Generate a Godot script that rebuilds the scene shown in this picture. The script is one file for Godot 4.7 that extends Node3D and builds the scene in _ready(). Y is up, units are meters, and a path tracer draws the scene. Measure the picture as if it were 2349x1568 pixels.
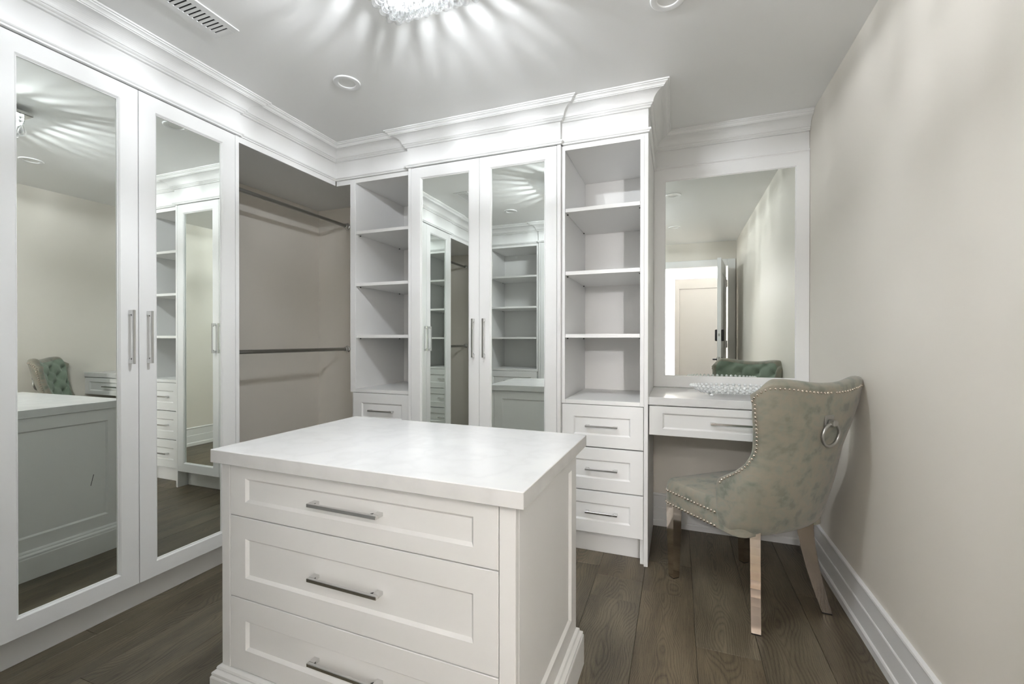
extends Node3D
# World frame used below: X to the right along the back wall, Y up, D = depth away from the camera (Godot z = -D).

const CEIL := 2.44
var M := {}
var used := {}
var cornices := 0

# ---------------------------------------------------------------- mesh builder
class MB:
	var v := PackedVector3Array()
	var n := PackedVector3Array()
	var uv := PackedVector2Array()
	var ix := PackedInt32Array()
	func tri(a: Vector3, b: Vector3, c: Vector3) -> void:      # counter-clockwise seen from the front
		var q := (b - a).cross(c - a).normalized()
		var k := v.size()
		v.append_array([a, b, c]); n.append_array([q, q, q])
		uv.append_array([Vector2.ZERO, Vector2.ZERO, Vector2.ZERO])
		ix.append_array([k, k + 2, k + 1])
	func quad(a: Vector3, b: Vector3, c: Vector3, d: Vector3) -> void:
		var q := (c - a).cross(d - b).normalized()
		var k := v.size()
		v.append_array([a, b, c, d]); n.append_array([q, q, q, q])
		uv.append_array([Vector2.ZERO, Vector2.ZERO, Vector2.ZERO, Vector2.ZERO])
		ix.append_array([k, k + 2, k + 1, k, k + 3, k + 2])
	func box(lo: Vector3, hi: Vector3, b := 0.0012) -> void:
		var c := (lo + hi) / 2; var h := (hi - lo) / 2
		b = minf(b, minf(h.x, minf(h.y, h.z)) * 0.45)
		for ax in 3:
			for s in [-1.0, 1.0]:
				var u := (ax + 1) % 3; var w := (ax + 2) % 3
				var p := []
				for k in [[-1, -1], [1, -1], [1, 1], [-1, 1]]:
					var q := Vector3.ZERO
					q[ax] = s * h[ax]; q[u] = k[0] * (h[u] - b); q[w] = k[1] * (h[w] - b)
					p.append(c + q)
				if s > 0: quad(p[0], p[1], p[2], p[3])
				else: quad(p[3], p[2], p[1], p[0])
		if b < 0.0003: return
		for ax in 3:                                            # twelve chamfers
			var u := (ax + 1) % 3; var w := (ax + 2) % 3
			for su in [-1.0, 1.0]:
				for sw in [-1.0, 1.0]:
					var p := []
					for k in [[-1, 0], [1, 0], [1, 1], [-1, 1]]:
						var q := Vector3.ZERO
						q[ax] = k[0] * (h[ax] - b)
						q[u] = su * (h[u] - (b if k[1] == 1 else 0.0))
						q[w] = sw * (h[w] - (0.0 if k[1] == 1 else b))
						p.append(c + q)
					if su * sw > 0: quad(p[0], p[1], p[2], p[3])
					else: quad(p[3], p[2], p[1], p[0])
		for sx in [-1.0, 1.0]:
			for sy in [-1.0, 1.0]:
				for sz in [-1.0, 1.0]:
					var s := Vector3(sx, sy, sz)
					var a := c + s * Vector3(h.x, h.y - b, h.z - b)
					var e := c + s * Vector3(h.x - b, h.y, h.z - b)
					var f := c + s * Vector3(h.x - b, h.y - b, h.z)
					if sx * sy * sz > 0: tri(a, e, f)
					else: tri(a, f, e)
	func grid(p: Array, wrap_u := false, flip := false) -> void:   # p[row][col]; smooth
		var r := p.size(); var c: int = p[0].size(); var k := v.size()
		for i in r:
			for j in c:
				v.append(p[i][j]); n.append(Vector3.ZERO)
				uv.append(Vector2(float(j) / maxf(c - 1, 1), float(i) / maxf(r - 1, 1)))
		for i in r - 1:
			for j in (c if wrap_u else c - 1):
				var a := k + i * c + j; var b := k + i * c + (j + 1) % c
				var d := a + c; var e := b + c
				if flip: face(a, d, e); face(a, e, b)
				else: face(a, b, e); face(a, e, d)
		for q in range(k, v.size()): n[q] = n[q].normalized()
	func face(a: int, b: int, c: int) -> void:
		var q := (v[b] - v[a]).cross(v[c] - v[a])
		n[a] += q; n[b] += q; n[c] += q
		ix.append_array([a, c, b])
	func lathe(prof: Array, seg: int, at := Vector3.ZERO, basis := Basis.IDENTITY) -> void:   # prof: (radius, height) from bottom to top
		var rows := []
		for q in prof:
			var row := []
			for s in seg:
				var t := TAU * s / seg
				row.append(at + basis * Vector3(q.x * cos(t), q.y, -q.x * sin(t)))
			rows.append(row)
		grid(rows, true)
	func tube(path: Array, r: float, seg := 10, closed := false, caps := true) -> void:
		var rows := []; var m := path.size(); var up := Vector3.UP
		for i in m:
			var a: Vector3 = path[(i - 1 + m) % m] if closed or i > 0 else path[i]
			var b: Vector3 = path[(i + 1) % m] if closed or i < m - 1 else path[i]
			var t := (b - a).normalized()
			if i == 0: up = Vector3.UP if absf(t.y) < 0.9 else Vector3.RIGHT
			var x := t.cross(up).normalized(); up = x.cross(t).normalized()
			var row := []
			for s in seg:
				var g := TAU * s / seg
				row.append(path[i] + (x * cos(g) + up * sin(g)) * r)
			rows.append(row)
		if closed: rows.append(rows[0])
		grid(rows, true)
		if not closed and caps:
			for s in range(1, seg - 1):
				tri(rows[0][0], rows[0][s + 1], rows[0][s]); tri(rows[m - 1][0], rows[m - 1][s], rows[m - 1][s + 1])
	func sweep(prof: Array, path: Array, i0: int, i1: int, caps := true) -> void:   # mouldings: prof (out, y) upward, path (x, z), mitred
		var rings := []
		for i in path.size():
			var na := Vector2.ZERO; var nb := Vector2.ZERO
			if i > 0: var d: Vector2 = (path[i] - path[i - 1]).normalized(); na = Vector2(-d.y, d.x)
			if i < path.size() - 1: var d: Vector2 = (path[i + 1] - path[i]).normalized(); nb = Vector2(-d.y, d.x)
			if i == 0: na = nb
			if i == path.size() - 1: nb = na
			var m := (na + nb) / (1.0 + na.dot(nb))
			var ring := []
			for q in prof: ring.append(Vector3(path[i].x + m.x * q.x, q.y, path[i].y + m.y * q.x))
			rings.append(ring)
		for i in range(i0, i1):
			for k in prof.size() - 1:
				quad(rings[i][k], rings[i + 1][k], rings[i + 1][k + 1], rings[i][k + 1])
		if caps:
			for e in [i0, i1]:
				var ring: Array = rings[e]; var out := (path[e] as Vector2)
				for k in prof.size() - 1:
					var a := Vector3(out.x, prof[k].y, out.y); var b := Vector3(out.x, prof[k + 1].y, out.y)
					if e == i0: quad(a, ring[k], ring[k + 1], b)
					else: quad(ring[k], a, b, ring[k + 1])
	func shaker(x0: float, x1: float, y0: float, y1: float, zf: float, t: float, f: float, dep: float, slope: float, hole := false, ft := -1.0) -> void:
		# a framed front facing +z: outer chamfer, flat frame, sloped sticking, recessed panel (or an opening for a mirror)
		if ft < 0: ft = f
		var b := 0.0015
		var R := func(i: float, j: float, z: float): return [Vector3(x0 + i, y0 + j, z), Vector3(x1 - i, y0 + j, z), Vector3(x1 - i, y1 - j, z), Vector3(x0 + i, y1 - j, z)]
		var rings := [R.call(0.0, 0.0, zf - t), R.call(0.0, 0.0, zf - b), R.call(b, b, zf), R.call(f - 0.001, ft - 0.001, zf), R.call(f, ft, zf - 0.001), R.call(f + slope, ft + slope, zf - dep)]
		if hole:
			rings.append(R.call(f + slope, ft + slope, zf - dep - 0.003)); rings.append(R.call(f + slope + 0.003, ft + slope + 0.003, zf - dep - 0.003)); rings.append(R.call(f + slope + 0.003, ft + slope + 0.003, zf - t)); rings.append(rings[0])
		for k in rings.size() - 1:
			for i in 4:
				var j := (i + 1) % 4
				quad(rings[k][i], rings[k][j], rings[k + 1][j], rings[k + 1][i])
		if not hole:
			var p: Array = rings[5]
			quad(p[0], p[1], p[2], p[3])
			p = rings[0]; quad(p[3], p[2], p[1], p[0])
	func mesh(mat: Material) -> ArrayMesh:
		var a := []; a.resize(Mesh.ARRAY_MAX)
		a[Mesh.ARRAY_VERTEX] = v; a[Mesh.ARRAY_NORMAL] = n; a[Mesh.ARRAY_TEX_UV] = uv; a[Mesh.ARRAY_INDEX] = ix
		var m := ArrayMesh.new(); m.add_surface_from_arrays(Mesh.PRIMITIVE_TRIANGLES, a); m.surface_set_material(0, mat)
		return m

# ---------------------------------------------------------------- scene-tree helpers
func numbered(called: String) -> String:
	var k: int = used.get(called, 0); used[called] = k + 1
	return called if k == 0 else "%s_%03d" % [called, k]

func thing(called: String, label: String, category: String, at := Vector3.ZERO, turn := 0.0, group := "") -> Node3D:
	var o := Node3D.new(); o.name = numbered(called); add_child(o)
	o.position = at; o.rotation.y = turn
	tag(o, label, category, group)
	return o

func tag(o: Node, label: String, category: String, group := "") -> void:
	o.set_meta("label", label); o.set_meta("category", category)
	if group: o.set_meta("group", group)

func part(called: String, mb: MB, mat: Material, parent: Node3D, world := false) -> MeshInstance3D:
	if world:
		var inv := parent.transform.affine_inverse()
		for i in mb.v.size(): mb.v[i] = inv * mb.v[i]; mb.n[i] = inv.basis * mb.n[i]
	return put(called, mb.mesh(mat), parent)

func put(called: String, mesh: Mesh, parent: Node3D, at := Vector3.ZERO) -> MeshInstance3D:
	var o := MeshInstance3D.new(); o.mesh = mesh; o.name = called; o.position = at
	parent.add_child(o, true)
	return o

func structure(called: String, mb: MB, mat: Material, label: String, category := "wall") -> MeshInstance3D:
	var o := MeshInstance3D.new(); o.name = called; add_child(o, true)
	o.mesh = mb.mesh(mat); o.set_meta("kind", "structure"); tag(o, label, category)
	return o

func P(x: float, y: float, d: float) -> Vector3: return Vector3(x, y, -d)

func boxD(mb: MB, x0: float, x1: float, y0: float, y1: float, d0: float, d1: float, b := 0.0012) -> void:
	mb.box(Vector3(x0, y0, -d1), Vector3(x1, y1, -d0), b)

func look(t: Array, y: float) -> float:                 # piecewise-linear table, eased
	if y <= t[0][0]: return t[0][1]
	for i in t.size() - 1:
		if y <= t[i + 1][0]:
			var k: float = (y - t[i][0]) / (t[i + 1][0] - t[i][0])
			return lerpf(t[i][1], t[i + 1][1], k)
	return t[-1][1]

# ---------------------------------------------------------------- materials
func mat(c: Color, rough: float, metal := 0.0) -> StandardMaterial3D:
	var m := StandardMaterial3D.new(); m.albedo_color = c; m.roughness = rough; m.metallic = metal
	return m

func noise(seed_: int, f: float, oct := 4) -> FastNoiseLite:
	var q := FastNoiseLite.new(); q.seed = seed_; q.frequency = f; q.noise_type = FastNoiseLite.TYPE_SIMPLEX_SMOOTH
	q.fractal_octaves = oct
	return q

func ramp_texture(seed_: int, f: float, cols: Array, size := 512, oct := 5, low := 0.0, high := 1.0) -> ImageTexture:
	var im := noise(seed_, f, oct).get_seamless_image(size, size)
	im.convert(Image.FORMAT_L8)
	var src := im.get_data(); var out := PackedByteArray(); out.resize(size * size * 3)
	for i in src.size():
		var t := clampf((src[i] / 255.0 - low) / (high - low), 0, 1) * (cols.size() - 1)
		var k := mini(int(t), cols.size() - 2)
		var c: Color = cols[k].lerp(cols[k + 1], t - k)
		out[i * 3] = c.r8; out[i * 3 + 1] = c.g8; out[i * 3 + 2] = c.b8
	var o := Image.create_from_data(size, size, false, Image.FORMAT_RGB8, out); o.generate_mipmaps()
	return ImageTexture.create_from_image(o)

func oak_texture(seed_: int, tone: float) -> Array:      # colour and relief of one board, grain along v
	var w := 232; var h := 1160
	var a := noise(seed_, 0.0035, 2); var b := noise(seed_ + 1, 0.05, 3); var c := noise(seed_ + 2, 0.09, 2); var e := noise(seed_ + 3, 0.006, 2)
	var out := PackedByteArray(); out.resize(w * h * 3); var rel := PackedByteArray(); rel.resize(w * h)
	var dark := Color(0.27, 0.24, 0.19) * tone; var mid := Color(0.425, 0.388, 0.315) * tone; var pale := Color(0.53, 0.49, 0.405) * tone
	var cx := w * (0.5 + 0.16 * a.get_noise_2d(9, 9))
	for y in h:
		var sway := 34.0 * a.get_noise_2d(seed_ * 7.0, y * 1.0)
		var yy := 210.0 * e.get_noise_2d(50.0, y * 0.6)
		for x in w:
			var dx := absf(x - cx - sway) / w
			var warp := a.get_noise_2d(x * 1.5, y * 0.42)
			var field := dx * dx * 30.0 + dx * 9.0 + yy * 0.018 + warp * 4.6
			var ring := field - floorf(field)
			ring = pow(1.0 - absf(ring * 2.0 - 1.0), 2.2)                # thin dark growth lines
			var fibre := c.get_noise_2d(x * 6.5, y * 0.10)
			var pores := b.get_noise_2d(x * 9.0, y * 0.5)
			var cloud := e.get_noise_2d(x * 1.2, y * 0.5)
			var t := clampf(0.60 - 0.36 * ring + 0.38 * fibre + 0.30 * cloud - (0.20 if pores > 0.34 else 0.0), 0, 1)
			var q := dark.lerp(mid, t * 2) if t < 0.5 else mid.lerp(pale, t * 2 - 1)
			var i := y * w + x
			out[i * 3] = q.r8; out[i * 3 + 1] = q.g8; out[i * 3 + 2] = q.b8
			rel[i] = int(clampf(150 - 60 * ring + 60 * fibre - (50 if pores > 0.34 else 0), 0, 255))
	var im := Image.create_from_data(w, h, false, Image.FORMAT_RGB8, out)
	var nm := Image.create_from_data(w, h, false, Image.FORMAT_L8, rel); nm.convert(Image.FORMAT_RGBA8); nm.bump_map_to_normal_map(1.6)
	return [ImageTexture.create_from_image(im), ImageTexture.create_from_image(nm)]

func make_materials() -> void:
	M.white = mat(Color(0.955, 0.955, 0.948), 0.4)
	M.inside = mat(Color(0.965, 0.962, 0.952), 0.5)
	M.ceiling = mat(Color(0.97, 0.97, 0.962), 0.85)
	M.wall = mat(Color(0.925, 0.905, 0.865), 0.6)
	M.mirror = mat(Color(0.945, 0.962, 0.945), 0.0, 1.0)
	M.chrome = mat(Color(0.86, 0.86, 0.855), 0.22, 1.0)
	M.nickel = mat(Color(0.72, 0.72, 0.71), 0.28, 1.0)
	M.polished = mat(Color(0.84, 0.80, 0.755), 0.07, 1.0)
	M.dark = mat(Color(0.06, 0.06, 0.06), 0.6)
	M.gunmetal = mat(Color(0.25, 0.25, 0.26), 0.35, 0.8)
	M.pin = mat(Color(0.35, 0.35, 0.34), 0.4, 0.8)
	M.trim = mat(Color(0.95, 0.95, 0.945), 0.5)
	M.lens = mat(Color(0.95, 0.95, 0.94), 0.6)
	M.rubber = mat(Color(0.05, 0.05, 0.05), 0.7)
	var q := mat(Color.WHITE, 0.2); q.albedo_texture = ramp_texture(5, 0.006, [Color(0.915, 0.915, 0.91), Color(0.91, 0.91, 0.905), Color(0.898, 0.898, 0.893), Color(0.914, 0.914, 0.909), Color(0.92, 0.92, 0.915)], 512, 5, 0.2, 0.8)
	q.uv1_triplanar = true; q.uv1_world_triplanar = true; q.uv1_scale = Vector3(1.7, 1.7, 1.7)
	M.quartz = q
	var f := mat(Color.WHITE, 0.75); f.albedo_texture = ramp_texture(11, 0.011, [Color(0.47, 0.49, 0.445), Color(0.545, 0.555, 0.505), Color(0.60, 0.58, 0.52), Color(0.615, 0.585, 0.525), Color(0.575, 0.58, 0.53)], 512, 4, 0.2, 0.8)
	f.uv1_triplanar = true; f.uv1_scale = Vector3(2.1, 2.1, 2.1); f.rim_enabled = true; f.rim = 0.55; f.rim_tint = 0.6
	M.velvet = f
	var g := f.duplicate(); g.albedo_texture = ramp_texture(12, 0.008, [Color(0.49, 0.56, 0.49), Color(0.54, 0.605, 0.535), Color(0.57, 0.63, 0.56)], 256, 4, 0.2, 0.8)
	M.velvet_inner = g
	var s := mat(Color(0.97, 0.98, 0.98), 0.0); s.refraction_enabled = true; s.refraction_scale = 0.05
	M.crystal = s
	var pc := mat(Color(0.02, 0.022, 0.022, 0.16), 0.0); pc.transparency = BaseMaterial3D.TRANSPARENCY_ALPHA; M.pendant = pc
	M.bead = s
	var bulb := mat(Color(1, 1, 1), 0.5); bulb.emission_enabled = true; bulb.emission = Color(1.0, 0.99, 0.965); bulb.emission_energy_multiplier = 14.0
	M.bulb = bulb
	M.oak = []
	for k in 4:
		var tx := oak_texture(31 + k * 10, [1.0, 0.93, 1.06, 0.98][k])
		for tint in [Color(1, 1, 1), Color(0.90, 0.885, 0.87)]:
			var o := mat(tint, 0.42); o.albedo_texture = tx[0]; o.normal_enabled = true; o.normal_texture = tx[1]; o.normal_scale = 0.5
			M.oak.append(o)

# ---------------------------------------------------------------- mouldings
func trim_profile() -> Array:
	return [Vector2(-0.012, 2.2345), Vector2(0.006, 2.2345), Vector2(0.0075, 2.240), Vector2(0.012, 2.243), Vector2(0.0145, 2.247), Vector2(0.0145, 2.252), Vector2(0.007, 2.2555), Vector2(0.0, 2.257)]

func crown_profile() -> Array:
	var p := [Vector2(0.0, 2.353), Vector2(0.011, 2.354), Vector2(0.0125, 2.3575), Vector2(0.0125, 2.361), Vector2(0.016, 2.363), Vector2(0.0195, 2.367), Vector2(0.0205, 2.371), Vector2(0.0245, 2.372)]
	for k in range(1, 11):
		var t := k / 10.0 * PI / 2
		p.append(Vector2(0.0245 + 0.048 * (1 - cos(t)), 2.372 + 0.0415 * sin(t)))
	p.append_array([Vector2(0.076, 2.4135), Vector2(0.0765, 2.4165), Vector2(0.081, 2.4175), Vector2(0.0835, 2.4225), Vector2(0.088, 2.4265), Vector2(0.0945, 2.4285), Vector2(0.096, 2.4325), Vector2(0.1025, 2.433), Vector2(0.103, 2.4395)])
	return p

func cornice(o: Node3D, path: Array, i0: int, i1: int) -> void:
	for k in [["trim_moulding", trim_profile()], ["frieze", [Vector2(0, 2.257), Vector2(0, 2.353)]], ["crown_moulding", crown_profile()]]:
		var mb := MB.new(); mb.sweep(k[1], path, i0, i1, k[0] != "frieze")
		part(k[0], mb, M.white, o, true)

func cornice_run(label: String, path: Array, i0: int, i1: int) -> Node3D:
	cornices += 1
	var o := Node3D.new(); o.name = "trim_%d" % cornices; add_child(o); o.set_meta("kind", "structure"); tag(o, label, "cornice")
	cornice(o, path, i0, i1)
	return o

func baseboard_profile() -> Array:
	return [Vector2(0.021, 0.0), Vector2(0.021, 0.030), Vector2(0.018, 0.036), Vector2(0.0135, 0.038), Vector2(0.0135, 0.112), Vector2(0.0115, 0.116), Vector2(0.009, 0.117), Vector2(0.009, 0.186), Vector2(0.013, 0.189), Vector2(0.0145, 0.194), Vector2(0.0125, 0.200), Vector2(0.0, 0.203)]

# ---------------------------------------------------------------- hardware and fronts
func handle(length: float, proud: float, thick: float) -> MB:    # flat bow pull lying along x, standing off along +z
	var mb := MB.new(); var h := length / 2; var t := thick / 2; var post := 0.019
	mb.box(Vector3(-h, -t, proud - 0.0095), Vector3(h, t, proud), 0.0012)
	for s in [-1.0, 1.0]:
		var x0: float = s * h; var x1: float = s * (h - post)
		mb.box(Vector3(minf(x0, x1), -t, 0.0), Vector3(maxf(x0, x1), t, proud - 0.009), 0.001)
		var k: float = s * (h - post)                                     # little fillet inside the corner
		mb.quad(Vector3(k, -t, proud - 0.0095), Vector3(k - s * 0.007, -t, proud - 0.0095), Vector3(k - s * 0.007, t, proud - 0.0095), Vector3(k, t, proud - 0.0095))
		var a := Vector3(k, -t, proud - 0.017); var b := Vector3(k, t, proud - 0.017)
		var c := Vector3(k - s * 0.007, t, proud - 0.0095); var d := Vector3(k - s * 0.007, -t, proud - 0.0095)
		if s > 0: mb.quad(a, d, c, b)
		else: mb.quad(b, c, d, a)
	return mb

func drawer(o: Node3D, x0: float, x1: float, y0: float, y1: float, zf: float, f: float, ft: float, pull: float) -> void:
	var mb := MB.new(); mb.shaker(x0, x1, y0, y1, zf, 0.02, f, 0.008, 0.007, false, ft)
	var d := part("drawer", mb, M.white, o)
	var hm := handle(pull, 0.031, 0.0105)
	put("handle", hm.mesh(M.chrome), d, Vector3((x0 + x1) / 2, (y0 + y1) / 2, zf - 0.008))

# ---------------------------------------------------------------- cabinets; local frame: x along the front, z out of the front
func wardrobe(called: String, label: String, at: Vector3, turn: float, w: float, depth: float, mirrored := true) -> Node3D:
	var o := thing(called, label, "wardrobe", at, turn)
	var mb: MB
	for x in [0.0, w - 0.02]:
		mb = MB.new(); mb.box(Vector3(x, 0.0 if x > 0 else 0.0, -depth), Vector3(x + 0.02, 2.2335, 0)); part("side_panel", mb, M.white, o)
	mb = MB.new(); mb.box(Vector3(0.0205, 0.14, -depth), Vector3(w - 0.0205, 2.232, -depth + 0.008)); part("back_panel", mb, M.inside, o)
	mb = MB.new(); mb.box(Vector3(0.0205, 2.213, -depth + 0.009), Vector3(w - 0.0205, 2.2325, -0.024)); part("top_panel", mb, M.inside, o)
	mb = MB.new(); mb.box(Vector3(0.0205, 0.135, -depth + 0.009), Vector3(w - 0.0205, 0.154, -0.024)); part("bottom_panel", mb, M.inside, o)
	mb = MB.new(); mb.box(Vector3(0.0205, 0.0, -0.098), Vector3(w - 0.0205, 0.134, -0.08)); part("toe_kick", mb, M.white, o)
	var c := w / 2
	for k in 2:
		var x0 := 0.0218 if k == 0 else c + 0.001
		var x1 := c - 0.001 if k == 0 else w - 0.0218
		var y0 := 0.130; var y1 := 2.2315
		mb = MB.new(); mb.shaker(x0, x1, y0, y1, 0, 0.021, 0.0655, 0.005 if mirrored else 0.008, 0.004, mirrored, 0.0655)
		var d := part("door", mb, M.white, o)
		mb = MB.new(); mb.box(Vector3(x0 + 0.06, y0 + 0.06, -0.0165), Vector3(x1 - 0.06, y1 - 0.06, -0.0125), 0.0)
		if mirrored: part("mirror", mb, M.mirror, d)
		var hm := handle(0.225, 0.032, 0.0105)
		var h := put("handle", hm.mesh(M.chrome), d, Vector3(c - 0.034 if k == 0 else c + 0.034, 1.182, 0))
		h.rotation.z = PI / 2
	return o

func tower(called: String, label: String, at: Vector3, turn: float, w: float, depth: float, sl: float, sr: float, foot_right: bool) -> Node3D:
	var o := thing(called, label, "shelving", at, turn)
	var mb: MB
	var side := func(x0: float, x1: float, y0: float, y1: float, z1: float, nm: String):
		var q := MB.new(); q.box(Vector3(x0, y0, -depth), Vector3(x1, y1, z1)); part(nm, q, M.white, o)
	side.call(0.0, sl, 0.8245, 2.2335, 0.0, "side_panel"); side.call(0.0, sl, 0.0, 0.824, -0.0215, "side_panel")
	var xr := w - sr
	if foot_right:                                            # carcass panel plus a finished end panel that runs to the floor
		side.call(xr, w - 0.0205, 0.8245, 2.2335, 0.0, "side_panel"); side.call(xr, w - 0.0205, 0.0, 0.824, -0.0215, "side_panel")
		side.call(w - 0.020, w, 0.0, 2.2335, 0.0, "end_panel")
	else:
		side.call(xr, w, 0.8245, 2.2335, 0.0, "side_panel"); side.call(xr, w, 0.0, 0.824, -0.0215, "side_panel")
	mb = MB.new(); mb.box(Vector3(sl, 0.13, -depth), Vector3(xr, 2.2335, -depth + 0.012)); part("back_panel", mb, M.inside, o)
	mb = MB.new(); mb.box(Vector3(sl, 2.206, -depth + 0.0125), Vector3(xr, 2.2335, 0)); part("top_panel", mb, M.inside, o)
	mb = MB.new(); mb.box(Vector3(sl, 0.8245, -depth + 0.0125), Vector3(xr, 0.847, 0)); part("deck_panel", mb, M.white, o)
	for y in [1.869, 1.525, 1.1825]:
		mb = MB.new(); mb.box(Vector3(sl + 0.001, y, -depth + 0.013), Vector3(xr - 0.001, y + 0.0205, -0.004), 0.0012)
		var s := part("shelf", mb, M.inside, o)
		for k in [[sl, -0.045], [xr, -0.045], [sl, -depth + 0.075], [xr, -depth + 0.075]]:
			mb = MB.new(); var sg := 1.0 if k[0] == sl else -1.0
			mb.lathe([Vector2(0.0, 0.0), Vector2(0.0032, 0.0), Vector2(0.0032, 0.008), Vector2(0.0, 0.009)], 10, Vector3(k[0], y - 0.0034, k[1]), Basis(Vector3.BACK, -PI / 2 * sg))
			part("shelf_pin", mb, M.pin, s)
	mb = MB.new(); mb.box(Vector3(sl, 0.0, -0.1), Vector3(xr + (sr - 0.0205 if foot_right else 0.0), 0.1305, -0.083)); part("toe_kick", mb, M.white, o)
	var x0 := 0.0025; var x1 := w - (0.0225 if foot_right else 0.0025)
	if not foot_right: x0 = 0.024
	for yy in [[0.598, 0.8215], [0.366, 0.5915], [0.137, 0.3595]]:
		drawer(o, x0, x1, yy[0], yy[1], -0.0005, 0.066, 0.064, 0.17 if foot_right else 0.185)
	return o

func rod(label: String, x: float, y: float, d0: float, d1: float) -> void:
	var o := thing("closet_rod", label, "clothes rod", P(x, y, d0), 0, "chrome closet rods")
	var mb := MB.new(); var l := d1 - d0
	mb.tube([Vector3(0, 0, -0.004), Vector3(0, 0, -l + 0.004)], 0.0135, 20); part("rail", mb, M.nickel, o)
	for e in [[0.0, -1.0], [-l, 1.0]]:
		mb = MB.new()
		mb.lathe([Vector2(0, 0.0), Vector2(0.028, 0.0), Vector2(0.029, 0.003), Vector2(0.026, 0.006), Vector2(0.019, 0.008), Vector2(0.018, 0.020), Vector2(0.0195, 0.022), Vector2(0.0195, 0.028), Vector2(0.014, 0.030)], 24, Vector3(0, 0, e[0] + 0.0005 * e[1]), Basis(Vector3.RIGHT, PI / 2 * e[1]))
		part("flange", mb, M.chrome, o)

# ---------------------------------------------------------------- chair
func chair_point(u: float, y: float) -> Vector3:           # outer face of the upholstered back: u -1 (left wing edge) .. 1
	var w := look([[0.36, 0.250], [0.45, 0.259], [0.58, 0.258], [0.67, 0.244], [0.73, 0.242], [0.8, 0.256], [0.88, 0.276], [0.95, 0.288], [1.0, 0.288]], y)
	var z0 := look([[0.36, 0.125], [0.41, 0.138], [0.52, 0.17], [0.67, 0.212], [0.75, 0.23], [0.83, 0.25], [0.98, 0.277], [1.0, 0.28]], y)
	var b := look([[0.36, 0.098], [0.5, 0.108], [1.0, 0.115]], y)
	var zf := look([[0.36, 0.078], [0.565, 0.080], [0.585, 0.094], [0.61, 0.130], [0.64, 0.175], [0.67, 0.205], [0.71, 0.233], [0.75, 0.248], [0.8, 0.258], [0.83, 0.264], [0.88, 0.270], [0.95, 0.280], [1.0, 0.30]], y)
	if y < 0.41:
		var k := (0.41 - y) / 0.05; w -= 0.02 * k * k; b -= 0.03 * k * k
	var am := PI / 2; var ls := maxf(z0 - zf, 0.0)
	if zf > z0: am = acos(clampf((zf - z0) / b, -1, 1))
	var le := (w + b) * 0.86 * am / (PI / 2); var fr := le / (le + ls); var a := absf(u)
	if a <= fr:
		var al := am * a / fr
		return Vector3(signf(u) * w * sin(al), y, z0 + b * cos(al))
	return Vector3(signf(u) * w, y, z0 - ls * (a - fr) / (1 - fr))

func chair_top(u: float) -> float:
	var a := absf(u)
	return 0.984 + 0.018 * smoothstep(0.05, 0.62, a) - 0.055 * pow(maxf(a - 0.72, 0) / 0.28, 2.0)

func outline(wf: float, wr: float, zf: float, zr: float, r: float, seg := 7) -> Array:   # rounded seat plan, counter-clockwise from above
	var c := [[Vector2(wr - r, zr - r), 0.0], [Vector2(-wr + r, zr - r), 0.25], [Vector2(-wf + r, zf + r), 0.5], [Vector2(wf - r, zf + r), 0.75]]
	var p := []
	for q in c:
		for k in seg + 1:
			var t: float = TAU * (q[1] + 0.25 * k / seg)
			p.append(q[0] + Vector2(cos(t), sin(t)) * r)
	return p

func nail(mb: MB, at: Vector3, out: Vector3, r := 0.0066) -> void:
	var y := out.normalized(); var x := y.cross(Vector3(0.1, 0.9, 0.3)).normalized(); var z := x.cross(y)
	mb.lathe([Vector2(r, -0.001), Vector2(r, 0.0006), Vector2(r * 0.8, 0.0028), Vector2(r * 0.45, 0.0042), Vector2(0.0, 0.0047)], 10, at, Basis(x, y, z))

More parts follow.
